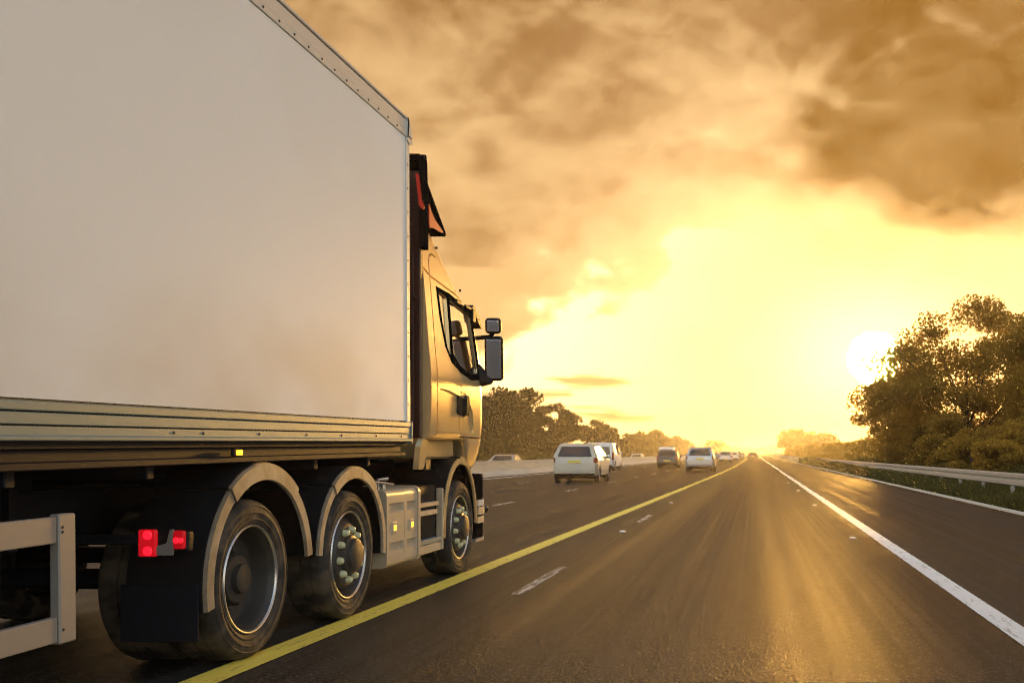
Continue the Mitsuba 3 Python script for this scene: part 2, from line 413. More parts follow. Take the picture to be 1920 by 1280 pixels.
# bottom rail of three bands with grooves between them
br = tp('bottom_rail', prism_y([(XS - 0.03, 1.292), (XS + 0.018, 1.292), (XS + 0.022, 1.296), (XS + 0.022, 1.308), (XS + 0.016, 1.314), (XS + 0.006, 1.316), (XS + 0.006, 1.351), (XS - 0.03, 1.351)], YR, 8.52), 'aluminium', smooth=False)
tp('band', bx(XS - 0.03, XS + 0.008, YR, 8.52, 1.358, 1.407, 0.003), 'aluminium', br, smooth=False)
tp('band', bx(XS - 0.03, XS + 0.012, YR, 8.52, 1.413, 1.452, 0.004), 'aluminium', br, smooth=False)
tp('groove', bx(XS - 0.035, XS - 0.012, YR, 8.51, 1.35, 1.462, 0.001), 'dark_line', br, smooth=False)
for yb in (5.05, 5.32, 5.92, 6.55, 7.1, 7.75, 8.3):
    tp('bolt', rivet(XS + 0.006, yb, 1.333, 0.009, 0.005), 'dark_line', br, smooth=False)
tp('end_bracket', bx(XS - 0.03, XS + 0.016, 8.525, 8.55, 1.275, 1.46, 0.004), 'aluminium', br)
# black underframe
tp('side_rave', prism_y([(XS - 0.09, 1.17), (XS - 0.035, 1.17), (XS - 0.03, 1.175), (XS - 0.03, 1.20), (XS - 0.06, 1.21), (XS - 0.06, 1.25), (XS - 0.02, 1.26), (XS - 0.02, 1.288), (XS - 0.09, 1.288)], YR, 8.5), 'chassis_black', smooth=False)
lm = tp('marker_lamp', rbox(XS - 0.03, XS - 0.008, 5.66, 5.76, 1.205, 1.25, 0.01), 'black_plastic')
tp('lens', rbox(XS - 0.012, XS + 0.004, 5.68, 5.74, 1.212, 1.243, 0.007), 'lamp_amber', lm, emitter={'type': 'area', 'radiance': {'type': 'rgb', 'value': [0.16, 0.05, 0.003]}})
for x in (-3.72, -4.72):
    tp('chassis_beam', cat(bx(x - 0.07, x + 0.07, YR, 5.2, 1.17, 1.2), bx(x - 0.012, x + 0.012, YR, 5.2, 0.80, 1.17), bx(x - 0.07, x + 0.07, YR, 5.2, 0.775, 0.80)), 'chassis_black')
for k in range(14):
    tp('cross_member', bx(XL + 0.1, XS - 0.1, YR + 0.4 + 0.95 * k, YR + 0.46 + 0.95 * k, 1.10, 1.198), 'chassis_black')
tp('kingpin_plate', bx(-4.9, -3.55, 5.6, 7.3, 1.165, 1.198), 'chassis_black')
for x in (-3.55, -4.85):
    tp('landing_leg', cat(bx(x - 0.06, x + 0.06, 4.30, 4.42, 0.45, 1.17), bx(x - 0.045, x + 0.045, 4.315, 4.405, 0.28, 0.5), bx(x - 0.13, x + 0.13, 4.24, 4.48, 0.25, 0.28)), 'chassis_black')
tp('added_skirt', bx(XL + 0.02, XL + 0.06, YR + 0.4, 8.0, 0.32, 1.19), 'chassis_black')  # added black sheet, blocks the lit road beyond the far side
# added black box between the beams, keeps the space under the trailer dark
tp('added_box', bx(-5.2, -3.45, 0.5, 3.7, 0.5, 1.1, 0.02), 'chassis_black')
# aluminium side guard
sgd = tp('side_guard', bx(XS - 0.05, XS - 0.012, -2.2, 4.225, 0.865, 0.975, 0.004), 'aluminium_dull')
tp('rail', bx(XS - 0.05, XS - 0.012, -2.2, 4.225, 0.45, 0.555, 0.004), 'aluminium_dull', sgd)
tp('end_post', cat(bx(XS - 0.05, XS - 0.006, 4.23, 4.335, 0.44, 0.985, 0.006)), 'aluminium_dull', sgd)
for yb, zb_ in ((4.25, 0.93), (4.25, 0.91), (4.25, 0.50)):
    tp('bolt', rivet(XS - 0.006, yb, zb_, 0.007, 0.004), 'dark_line', sgd, smooth=False)
for yp in (3.72, 2.2, 0.6, -1.0):
    tp('post', cat(bx(XS - 0.13, XS - 0.052, yp, yp + 0.06, 0.43, 1.2)), 'chassis_black', sgd)

# ---------------------------------------------------------------- the tractor unit
tu = thing('tractor_unit', 'cream lorry cab with black mirrors pulling the white trailer', 'lorry')


def up(name, mesh, bsdf, parent=None, **k):
    return add(name, mesh, bsdf, parent or tu, **k)


XC, X0 = -4.14, -2.90
YB, YF = 9.06, 11.10
zt_pts = np.array([(9.0, 3.58), (9.06, 3.55), (9.25, 3.475), (9.45, 3.365), (9.7, 3.22), (10.0, 3.05), (10.25, 2.92), (10.5, 2.79), (10.62, 2.70), (10.72, 2.56), (10.82, 2.36), (10.95, 2.06), (11.05, 1.78), (11.1, 1.5), (11.2, 1.45)])
ZT = PchipInterpolator(zt_pts[:, 0], zt_pts[:, 1])


def ZB(y):
    t = np.clip((y - 10.12) / 0.36, 0, 1); t = t * t * (3 - 2 * t)
    return 1.31 - 0.31 * t


def side_x(y, z):
    """x of the cab's right side"""
    y, z = np.asarray(y, float), np.asarray(z, float)
    c = np.clip(y - 10.68, 0, 0.42)
    corner = 0.42 - np.sqrt(np.maximum(0.42 ** 2 - c ** 2, 0))
    low = 0.10 * np.clip((1.42 - z) / 0.4, 0, 1) ** 2
    tum = 0.075 * np.clip(z - 1.95, 0, 2) ** 1.15 + 0.012 * np.sin(np.clip((z - 1.35) / 0.75, 0, 1) * np.pi) * -1
    return X0 - corner - tum - low


def loft(y0, y1, ins, n=64):
    ys = np.linspace(y0, y1, n)
    rings = []
    for y in ys:
        yy = np.clip(y, YB, YF)
        zt, zb = float(ZT(yy)) - ins * 1.4, float(ZB(yy)) + ins * 2
        r = min(0.30, 0.35 * (zt - zb))
        zz = np.concatenate([[zb, zb + 0.03], np.linspace(zb + 0.08, zt - r, 16)])
        xs = side_x(yy, zz) - ins
        xs[0] -= 0.05; xs[1] -= 0.012
        th = np.linspace(0, np.pi / 2, 9)[1:]
        xa = xs[-1] - r * (1 - np.cos(th)); za = zt - r + r * np.sin(th)
        X = np.concatenate([xs, xa, [XC + 0.5 * (xa[-1] - XC)]]); Z = np.concatenate([zz, za, [zt + 0.025]])
        X = np.concatenate([X, [XC], 2 * XC - X[::-1]]); Z = np.concatenate([Z, [zt + 0.03], Z[::-1]])
        rings.append(np.stack([X, np.full(X.size, y), Z], 1))
    R = np.array(rings); m = R.shape[1]
    V = R.reshape(-1, 3); Fc = []
    for i in range(n - 1):
        for j in range(m):
            a, b = i * m + j, i * m + (j + 1) % m
            Fc += [(a, b, b + m), (a, b + m, a + m)]
    for i, s in ((0, 1), (n - 1, -1)):
        c = len(V); V = np.vstack([V, [XC, R[i][0][1], R[i][:, 2].mean()]])
        for j in range(m):
            a, b = i * m + j, i * m + (j + 1) % m
            Fc.append((c, b, a) if s > 0 else (c, a, b))
    t = trimesh.Trimesh(V, Fc, process=True); t.fix_normals(); return t


def patch(poly, off, thick, side=1, cell=0.09):
    """a slab of this (y, z) outline following the cab's side, its outer face 'off' proud of it"""
    poly = poly if hasattr(poly, 'exterior') else sg.Polygon(poly)
    poly = poly.segmentize(cell)
    m = trimesh.creation.extrude_polygon(poly, thick, engine='earcut')
    m = tm(man(m).refine_to_length(cell * 1.4))
    v, f = np.asarray(m.vertices), np.asarray(m.faces)
    x = side_x(v[:, 0], v[:, 1]) + off - (thick - v[:, 2])
    if side < 0: x = 2 * XC - x
    t = trimesh.Trimesh(np.stack([x, v[:, 0], v[:, 1]], 1), f, process=True); t.merge_vertices(); t.fix_normals(); return t


outer, inner = man(loft(YB, YF, 0)), man(loft(YB + 0.06, YF - 0.05, 0.05, 40))
shell = outer - inner
quarter = rpoly([(9.44, 2.715), (9.715, 2.695), (9.715, 2.10), (9.60, 2.19), (9.50, 2.42)], 0.03)
window = rpoly([(9.78, 2.69), (10.47, 2.62), (10.62, 2.07), (10.60, 2.02), (10.3, 1.99), (9.98, 2.05), (9.78, 2.15)], 0.035)
for s in (1, -1):
    shell -= man(patch(quarter, 0.15, 0.32, s)); shell -= man(patch(window, 0.15, 0.32, s))
shell -= man(bx(XC - 0.93, XC + 0.93, 10.5, 11.4, 1.93, 2.55, 0.06))


def groove(line, w=0.024, d=0.025):
    return man(patch(sg.LineString(line).buffer(w / 2, cap_style=2), 0.03, 0.03 + d, cell=0.06))


shell -= groove([(9.235, 1.25), (9.235, 2.93), (9.27, 3.0), (9.36, 3.03), (9.47, 3.02)])
shell -= groove([(9.0, 2.87), (9.235, 2.81)])
shell -= groove([(9.235, 2.81), (9.45, 2.795), (10.0, 2.76), (10.62, 2.665)], 0.02)
pan = rpoly([(9.30, 1.40), (9.30, 1.79), (9.6, 1.785), (10.25, 1.715), (10.38, 1.62), (10.46, 1.42), (10.45, 1.40)], 0.02)
shell -= man(patch(pan, 0.03, 0.046))
door_poly = rpoly([(9.985, 1.345), (10.78, 1.345), (10.78, 2.05), (10.58, 2.66), (9.75, 2.745), (9.75, 2.16), (9.985, 2.02)], 0.02)
door_m = shell ^ man(patch(door_poly.buffer(-0.014), 0.08, 0.2))
cab_m = shell - man(patch(door_poly, 0.08, 0.2))
up('cab', tm(cab_m), 'cab_cream', smooth=32)
door = up('door', tm(door_m), 'cab_cream', smooth=32)
up('door_frame', patch(door_poly.difference(window.buffer(0.02)).buffer(0.02), -0.055, 0.012), 'black_plastic')
hp = up('handle', patch(rpoly([(9.885, 1.58), (10.16, 1.55), (10.19, 1.60), (10.17, 1.76), (10.12, 1.80), (9.95, 1.80), (9.88, 1.74)], 0.03), 0.0, 0.022), 'black_plastic', door)
up('handle_bar', patch(rpoly([(10.06, 1.57), (10.15, 1.56), (10.16, 1.76), (10.06, 1.77)], 0.02), 0.032, 0.028), 'black_gloss', door)
up('window_pane', patch(window.buffer(0.01), -0.02, 0.004), 'pane', door)
up('quarter_window', patch(quarter.buffer(0.01), -0.02, 0.004), 'pane')
for s in (-1,):
    up('side_window', patch(window.union(quarter).convex_hull.buffer(0.005).intersection(window.buffer(0.01)), -0.02, 0.004, s), 'pane')
up('windscreen', trimesh.Trimesh([[XC - 0.95, 10.955, 1.92], [XC + 0.95, 10.955, 1.92], [XC + 0.95, 10.70, 2.56], [XC - 0.95, 10.70, 2.56]], [[0, 1, 2], [0, 2, 3]], process=False), 'pane', smooth=False)
# black swoosh under the glass and the frames round it
sw = sg.Polygon([(9.40, 2.74), (9.44, 2.45), (9.55, 2.20), (9.72, 2.06), (9.98, 1.985), (10.35, 1.935), (10.66, 1.96), (10.69, 2.05), (10.52, 2.655), (9.76, 2.735)]).buffer(0.0)
ring = sw.difference(quarter.buffer(-0.004)).difference(window.buffer(-0.004)).difference(sg.LineString([(9.75, 1.9), (9.75, 2.8)]).buffer(0.006))
gs = sorted(ring.geoms, key=lambda g: g.area) if hasattr(ring, 'geoms') else [ring]
for g in gs[-2:]:
    g = sg.Polygon(g.exterior, [h for h in g.interiors])
    up('window_surround', patch(g, 0.004, 0.006, cell=0.06), 'matt_black')
# inside of the cab
st = up('seat', rbox(-3.55, -3.06, 9.82, 10.26, 1.78, 1.92, 0.05), 'seat_cloth', label='dark red driver seat seen through the side window')
up('backrest', rbox(-3.54, -3.08, 9.66, 9.82, 1.90, 2.42, 0.06), 'seat_cloth', st)
up('headrest', rbox(-3.43, -3.20, 9.68, 9.79, 2.44, 2.60, 0.045), 'seat_cloth', st)
s2 = up('seat', rbox(-5.2, -4.72, 9.82, 10.26, 1.78, 1.92, 0.05), 'seat_cloth')
up('backrest', rbox(-5.2, -4.74, 9.66, 9.82, 1.90, 2.42, 0.06), 'seat_cloth', s2)
up('dashboard', rbox(-5.2, -3.1, 10.4, 10.75, 1.55, 1.93, 0.08), 'interior_grey')
up('sun_blind', rbox(-3.30, -3.04, 9.74, 9.86, 2.46, 2.66, 0.02), 'seat_cloth')
# rear wall, roof deflector, trims
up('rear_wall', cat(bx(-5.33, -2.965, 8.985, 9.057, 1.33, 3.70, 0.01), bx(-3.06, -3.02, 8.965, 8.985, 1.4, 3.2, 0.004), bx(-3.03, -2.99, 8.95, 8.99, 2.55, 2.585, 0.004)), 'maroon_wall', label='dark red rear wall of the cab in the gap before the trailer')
fin = rpoly([(8.93, 3.00), (8.93, 3.79), (8.955, 3.83), (8.99, 3.83), (9.012, 3.77), (9.035, 3.50), (9.10, 3.41), (9.2, 3.355), (9.5, 3.275), (9.5, 3.235), (9.30, 3.24), (9.045, 3.20), (9.045, 3.00)], 0.012)
de = up('roof_deflector', prism_x(fin, X0 - 0.06, X0 - 0.012), 'matt_black')
up('fin', prism_x(fin, 2 * XC - X0 + 0.012, 2 * XC - X0 + 0.06), 'matt_black', de)
up('top_plate', prism_x(rpoly([(8.94, 3.775), (8.94, 3.835), (8.99, 3.835), (9.2, 3.62), (9.72, 3.30), (9.72, 3.26), (9.2, 3.57), (9.0, 3.78)], 0.008), 2 * XC - X0 + 0.062, X0 - 0.062), 'matt_black', de)
up('red_trim', prism_y(rpoly([(-2.985, 3.66), (-2.955, 3.64), (-2.93, 3.42), (-2.905, 3.36), (-2.915, 3.33), (-2.955, 3.37)], 0.006), 8.912, 8.926), 'red_paint', de)
up('red_trim', prism_x(rpoly([(9.04, 3.42), (9.10, 3.365), (9.2, 3.315), (9.47, 3.25), (9.40, 3.235), (9.15, 3.225), (9.06, 3.205), (9.045, 3.24)], 0.006), X0 - 0.011, X0 - 0.003), 'red_paint', de)
for (yy, zz) in ((9.52, 3.12), (10.2, 2.83)):
    c_ = trimesh.creation.cylinder(0.012, 0.02, sections=14); c_.apply_transform(trimesh.transformations.rotation_matrix(np.pi / 2, [0, 1, 0])); c_.apply_translation([float(side_x(yy, zz)), yy, zz])
    up('grommet', c_, 'dark_line')
# external sun visor with its bracket
vis = up('sun_visor', hull([(x, y, z) for x in (2 * XC + 2.93, -2.93) for y, z in ((10.52, 2.70), (10.56, 2.735), (10.86, 2.60), (10.90, 2.53), (10.84, 2.53))]), 'black_plastic')
for b_ in (bx(-2.955, -2.925, 10.28, 10.49, 2.665, 2.70, 0.008), bx(-2.95, -2.915, 10.50, 10.60, 2.55, 2.69, 0.01), bx(-2.955, -2.92, 9.95, 10.1, 2.66, 2.71, 0.01)):
    up('bracket', b_, 'black_plastic', vis)
# mirrors on their arms, turned towards the driver
MM = T().translate([-2.75, 10.69, 2.3]).rotate([0, 0, 1], 9).rotate([1, 0, 0], 9).translate([2.75, -10.69, -2.3])
mi_ = up('mirror', rbox(-2.845, -2.655, 10.63, 10.77, 1.955, 2.425, 0.045, 3), 'black_plastic', label='tall black main mirror on the cab door', M=MM)
up('glass', rbox(-2.825, -2.675, 10.622, 10.632, 1.985, 2.395, 0.0045, 1), 'mirror_glass', mi_, M=MM)
mw = up('mirror', rbox(-2.835, -2.672, 10.63, 10.76, 2.452, 2.615, 0.04, 3), 'black_plastic', label='small black wide-angle mirror above the main one', M=MM)
up('glass', rbox(-2.815, -2.692, 10.622, 10.632, 2.475, 2.592, 0.0045, 1), 'mirror_glass', mw, M=MM)
ar = up('mirror_arm', tube([(-3.12, 10.74, 2.40), (-2.95, 10.70, 2.405), (-2.80, 10.69, 2.42), (-2.755, 10.69, 2.46)], [0.024, 0.022, 0.022, 0.02], 10), 'black_plastic')
up('bracket_arm', hull(np.vstack([trimesh.creation.icosphere(subdivisions=2, radius=r).vertices + p for p, r in (((-2.99, 10.68, 2.02), .05), ((-2.88, 10.69, 1.94), .045), ((-2.80, 10.69, 1.955), .04), ((-2.92, 10.68, 2.10), .035))])), 'black_plastic', ar)
up('pillar_post', tube([(-2.975, 10.50, 2.62), (-2.955, 10.56, 2.3), (-2.93, 10.62, 2.03)], 0.012, 8), 'black_plastic', ar)
# lower edges of the cab, skirts
up('side_fairing', prism_x(rpoly([(8.77, 1.05), (8.89, 1.05), (8.95, 1.10), (8.985, 1.24), (9.04, 1.305), (8.90, 1.32), (8.83, 1.25)], 0.02), X0 - 0.06, X0 - 0.01), 'cab_cream')
up('cab_skirt', cat(bx(-5.2, -3.0, 9.12, 10.10, 1.14, 1.33, 0.02)), 'cab_cream')
up('suspension_bracket', bx(-3.1, -2.97, 9.14, 9.30, 1.03, 1.15, 0.015), 'black_plastic')
plan = sg.Polygon([(X0 - 0.02, 10.60), (X0 - 0.02, 10.85)] + [(X0 - 0.02 - 0.42 * (1 - math.cos(t)), 10.83 + 0.42 * math.sin(t)) for t in np.linspace(0.05, np.pi / 2, 12)] + [(2 * XC - X0 + 0.44, 11.25), (2 * XC - X0 + 0.02, 10.85), (2 * XC - X0 + 0.02, 10.60)])
bmp = up('bumper', prism_z(plan, 0.30, 0.97), 'matt_black')
up('step_lip', prism_z(plan.buffer(0.012), 0.265, 0.30), 'aluminium_dull', bmp)
def lamp_band(z0, z1, o, y0, y1):
    return prism_z(plan.buffer(o).difference(plan.buffer(-0.01)).intersection(sg.box(X0 - 0.9, y0, X0 + 0.2, y1)), z0, z1)
up('lamp_band', lamp_band(0.635, 0.70, 0.012, 10.66, 11.2), 'lamp_clear', bmp)
up('trim_band', lamp_band(0.545, 0.625, 0.016, 10.66, 11.1), 'fairing_beige', bmp)
up('trim_band', lamp_band(0.455, 0.525, 0.012, 10.66, 11.2), 'fairing_beige', bmp)
up('fog_lamp', rbox(X0 - 0.16, X0 - 0.0, 10.98, 11.06, 0.545, 0.635, 0.035), 'black_gloss', bmp)


def arc_band(cy, cz, ry, rz, a0, a1, xo, xi, th, lip, n=22):
    """a mudguard piece: a strip bent over the wheel with a turned-down lip on its outer edge"""
    A = np.radians(np.linspace(a0, a1, n))
    def ring(x0, x1, d0, d1):
        V = []
        for a in A:
            c, s = math.cos(a), math.sin(a)
            for x, d in ((x1, d0), (x1, d1), (x0, d1), (x0, d0)):
                V.append((x, cy + (ry - d) * c, cz + (rz - d) * s))
        Fc = []
        for i in range(n - 1):
            for j in range(4):
                p, q = i * 4 + j, i * 4 + (j + 1) % 4
                Fc += [(p, q, q + 4), (p, q + 4, p + 4)]
        Fc += [(0, 2, 1), (0, 3, 2), (4 * n - 4, 4 * n - 3, 4 * n - 2), (4 * n - 4, 4 * n - 2, 4 * n - 1)]
        t = trimesh.Trimesh(V, Fc, process=False); t.fix_normals(); return t
    # rounded outer shoulder: three steps
    return ring(xi, xo - 0.021, 0, th), cat(ring(xo - 0.02, xo - 0.007, 0.006, lip), ring(xo - 0.0065, xo, 0.013, lip - 0.004))


def guard(cy, cz, ry, rz, a_front, a_rear, bsdf, lip=0.06, name='mudguard', cuts=(48, 128), xo=X0 + 0.004):
    g = None
    for nm, a0, a1, grow in ((name, cuts[0] + 1, cuts[1] - 1, 0.012), ('mudguard_piece', a_front, cuts[0], 0), ('mudguard_piece', cuts[1], a_rear, 0)):
        band, edge = arc_band(cy, cz, ry + grow, rz + grow, a0, a1, xo + grow * 0.5, xo - 0.42, 0.014, lip + grow * 1.6)
        k = up(nm, edge, bsdf, g, smooth=40)
        up('band' if g is None else nm + '_band', band, 'black_plastic', k if g is None else g, smooth=40)  # inner strip coloured black to stand for the shade inside the guard
        g = g or k
    return g


guard(6.0, 0.463, 0.655, 0.665, 6, 190, 'guard_grey', 0.088)
guard(7.35, 0.49, 0.625, 0.60, -8, 178, 'guard_grey', 0.074)
guard(10.02, 0.47, 0.575, 0.68, 0, 186, 'cab_cream', 0.06, cuts=(76, 92))
up('arch_liner', arc_band(10.02, 0.47, 0.54, 0.64, -5, 188, X0 - 0.05, X0 - 0.6, 0.02, 0.05)[0], 'black_plastic', smooth=40)

# wheels: tyre, rim and hub turned about the axle
tyre_prof = [(0.305, -0.03), (0.325, -0.012), (0.342, -0.006), (0.345, -0.001), (0.352, -0.001), (0.355, -0.004), (0.378, 0.0), (0.382, 0.004), (0.388, 0.004), (0.392, 0.001), (0.418, -0.002), (0.422, 0.001), (0.427, 0.0), (0.435, -0.008), (0.452, -0.022), (0.461, -0.045), (0.463, -0.08), (0.463, -0.088), (0.452, -0.09), (0.452, -0.102), (0.463, -0.104), (0.463, -0.15), (0.452, -0.152), (0.452, -0.164), (0.463, -0.166),
             (0.463, -0.21), (0.461, -0.245), (0.452, -0.268), (0.435, -0.282), (0.40, -0.292), (0.36, -0.29), (0.305, -0.26), (0.305, -0.03)]
tyre = mikit.ply(lathe_x(tyre_prof, 72), 'tyre', 35)
inner_tyre = mikit.ply(lathe_x(tyre_prof, 48), 'tyre', 35)
dish = [(0.312, -0.018), (0.306, -0.012), (0.298, -0.02), (0.288, -0.045), (0.28, -0.06), (0.272, -0.12), (0.262, -0.145), (0.20, -0.155), (0.15, -0.15), (0.148, -0.11), (0.135, -0.09), (0.09, -0.085), (0.0, -0.083)]
dome = [(0.312, -0.018), (0.306, -0.012), (0.298, -0.02), (0.288, -0.05), (0.272, -0.075), (0.262, -0.07), (0.235, -0.035), (0.215, -0.018), (0.15, -0.014), (0.142, -0.012), (0.138, 0.012), (0.118, 0.022), (0.06, 0.028), (0.0, 0.029)]
dish_rim, dome_rim = mikit.ply(lathe_x(dish, 64), 'rim_steel', 35), mikit.ply(lathe_x(dome, 64), 'rim_steel', 35)
lip_ring = mikit.ply(lathe_x([(0.316, -0.014), (0.311, -0.006), (0.304, -0.008), (0.300, -0.018), (0.316, -0.014)], 64), 'rim_bright', 40)
hubcap = mikit.ply(lathe_x([(0.118, 0.02), (0.115, 0.045), (0.10, 0.055), (0.0, 0.058)], 40), 'rim_steel', 35)
drive_cap = mikit.ply(lathe_x([(0.085, -0.084), (0.082, -0.055), (0.07, -0.048), (0.0, -0.047)], 32), 'rim_steel', 35)
nut = mikit.ply(lathe_x([(0.026, -0.02), (0.027, 0.0), (0.025, 0.008), (0.024, 0.02), (0.018, 0.031), (0.008, 0.035), (0.0, 0.036)], 14), 'nut_cover', 35)
small_nut = mikit.ply(lathe_x([(0.017, -0.16), (0.017, -0.125), (0.012, -0.118), (0.0, -0.118)], 6), 'rim_steel', False)


def wheel(y, z, x, kind, label=None):
    M = T().translate([x, y, z])
    w = up('wheel', tyre, None, M=M, label=label)
    up('rim', dish_rim if kind == 'dish' else dome_rim, None, w, M=M)
    up('rim_lip', lip_ring, None, w, M=M)
    up('hub_cap', drive_cap if kind == 'dish' else hubcap, None, w, M=M)
    for k in range(10):
        a = math.radians(36 * k + 9)
        if kind == 'dish':
            up('wheel_nut', small_nut, None, w, M=T().translate([x, y + 0.1675 * math.cos(a), z + 0.1675 * math.sin(a)]))
        else:
            up('nut_cover', nut, None, w, M=T().translate([x - 0.012, y + 0.1785 * math.cos(a), z + 0.1785 * math.sin(a)]))


XT = -2.912
wheel(5.888, 0.463, XT, 'dish', 'rearmost cab wheel with a deep dished hub')
wheel(7.304, 0.463, XT, 'dome', 'middle cab wheel with pale nut covers')
wheel(10.05, 0.463, XT, 'dome', 'front cab wheel under the cream arch')
for y in (5.888, 7.304, 10.05):
    M = T().translate([2 * XC - XT, y, 0.463]).rotate([0, 0, 1], 180)
    w = up('wheel', inner_tyre, None, M=M)
    up('rim', dome_rim, None, w, M=M)
up('tyre', inner_tyre, None, M=T().translate([XT - 0.34, 5.888, 0.463]))
for y in (5.888, 7.304, 10.05):
    up('axle', tube([(2 * XC - XT - 0.2, y, 0.463), (XT - 0.2, y, 0.463)], 0.06, 12), 'chassis_black')
# chassis
for x in (-3.72, -4.56):
    up('chassis_rail', cat(bx(x - 0.05, x + 0.05, 5.0, 11.0, 0.985, 1.0), bx(x - 0.006, x + 0.006, 5.0, 11.0, 0.74, 0.985), bx(x - 0.05, x + 0.05, 5.0, 11.0, 0.725, 0.74)), 'chassis_black')
up('rear_crossmember', bx(-4.6, -3.66, 4.98, 5.04, 0.7, 1.02), 'chassis_black')
up('fifth_wheel', cat(bx(-4.6, -3.68, 6.1, 7.0, 1.08, 1.14, 0.02), bx(-4.5, -3.78, 6.3, 6.8, 1.0, 1.08)), 'chassis_black')
up('engine', bx(-4.6, -3.66, 9.2, 10.9, 0.55, 1.15, 0.05), 'chassis_black')
up('air_tank', tube([(-3.3, 6.35, 0.42), (-3.3, 7.0, 0.42)], 0.1, 16), 'chassis_black')
# rear lamp cluster behind the mudguard
rl = up('rear_lamp', rbox(-3.17, -2.915, 5.215, 5.27, 0.685, 0.79, 0.012), 'black_plastic')
red = lambda e: {'type': 'area', 'radiance': {'type': 'rgb', 'value': [e, e * 0.008, e * 0.022]}}
up('lens', rbox(-3.165, -3.07, 5.195, 5.222, 0.66, 0.80, 0.012), 'lamp_red', rl, label='lit red tail lamp lens', emitter=red(0.018))
up('lens', rbox(-2.985, -2.925, 5.195, 5.222, 0.70, 0.795, 0.012), 'lamp_red', rl, emitter=red(0.012))
for k_, (x, z, r_) in enumerate(((-3.113, 0.772, 0.024), (-3.113, 0.69, 0.024), (-2.967, 0.745, 0.016), (-2.943, 0.745, 0.014))):
    bb = trimesh.creation.icosphere(subdivisions=2, radius=r_); bb.vertices[:, 1] *= 0.3; bb.apply_translation([x, 5.195, z])
    up('bulb', bb, 'lamp_red', rl, emitter=red(0.09))
up('bracket', prism_y([(-3.07, 0.668), (-2.99, 0.668), (-2.985, 0.69), (-2.985, 0.80), (-3.0, 0.80), (-3.02, 0.73), (-3.07, 0.715)], 5.2, 5.212), 'aluminium_dull', rl)
up('lamp_bracket', bx(-3.7, -3.05, 5.22, 5.26, 0.72, 0.77), 'chassis_black')
up('mud_flap', bx(-3.34, -2.93, 5.335, 5.345, 0.20, 0.50, 0.003), 'chassis_black')
# side box of two panels with amber markers
def side_box(y0, y1):
    P = rpoly([(y0, 0.28), (y0, 0.90), (y1, 0.90), (y1, 0.28)], 0.004)
    b = man(prism_y(rpoly([(-3.45, 0.28), (-3.45, 0.9), (X0 + 0.0, 0.9), (X0 + 0.0, 0.28)], 0.05), y0, y1))
    for z0, z1 in ((0.715, 0.79), (0.405, 0.475)):
        b -= man(hull([(X0 - 0.03, y0 + 0.06, z0 + 0.015), (X0 - 0.03, y1 - 0.03, z0 + 0.015), (X0 - 0.03, y0 + 0.06, z1 - 0.01), (X0 - 0.03, y1 - 0.03, z1 - 0.01),
                       (X0 + 0.02, y0 + 0.045, z0 - 0.005), (X0 + 0.02, y1 - 0.015, z0 - 0.005), (X0 + 0.02, y0 + 0.045, z1 + 0.01), (X0 + 0.02, y1 - 0.015, z1 + 0.01)]))
    return tm(b)
sb = up('side_locker', side_box(7.99, 8.395), 'fairing_beige')
up('panel', side_box(8.402, 8.70), 'fairing_beige', sb)
up('edge_trim', prism_y(rpoly([(-3.4, 0.27), (-3.4, 0.915), (X0 + 0.012, 0.915), (X0 + 0.012, 0.27)], 0.055), 8.708, 8.76), 'fairing_beige', sb)
for y in (8.15, 8.56):
    ml = up('side_marker', rbox(X0 - 0.01, X0 + 0.008, y - 0.05, y + 0.05, 0.545, 0.64, 0.006), 'fairing_beige', label=None)
    up('lens', rbox(X0, X0 + 0.013, y - 0.028, y + 0.028, 0.57, 0.615, 0.005), 'lamp_amber', ml, emitter={'type': 'area', 'radiance': {'type': 'rgb', 'value': [0.12, 0.05, 0.005]}})
# dark step well with two treads and a bright sill
sw_ = up('step_well', bx(-3.4, X0 - 0.06, 8.77, 9.40, 0.30, 0.90, 0.01), 'black_plastic')
up('tread', bx(X0 - 0.06, X0 - 0.005, 8.78, 9.32, 0.715, 0.755, 0.005), 'aluminium_dull', sw_)
up('tread', bx(X0 - 0.06, X0 - 0.005, 8.78, 9.28, 0.64, 0.685, 0.005), 'fairing_beige', sw_)
up('sill', bx(X0 - 0.08, X0 + 0.002, 8.77, 9.40, 0.385, 0.425, 0.006), 'aluminium', sw_)
up('sill_panel', bx(X0 - 0.08, X0 - 0.004, 8.77, 9.40, 0.30, 0.38, 0.01), 'fairing_beige', sw_)
up('edge_trim', bx(X0 - 0.06, X0 + 0.004, 9.405, 9.435, 0.30, 0.87, 0.008), 'fairing_beige', sw_)
up('air_fitting', cat(tube([(-3.05, 8.2, 0.9), (-3.05, 8.2, 0.98), (-3.0, 8.28, 0.985)], 0.014, 8), tube([(-3.05, 8.33, 0.9), (-3.05, 8.33, 0.96)], 0.02, 8), tube([(-3.1, 8.05, 0.97), (-3.02, 8.25, 0.95), (-2.99, 8.38, 0.935)], 0.011, 8)), 'rim_bright')
for k, x in enumerate((-3.9, -4.1, -4.3)):
    up('air_hose', tube([(x, 8.98, 1.75), (x, 8.85, 1.5), (x + 0.03, 8.78, 1.42), (x + 0.03, 8.72, 1.6), (x, 8.57, 1.7)], 0.016, 8), 'black_plastic')

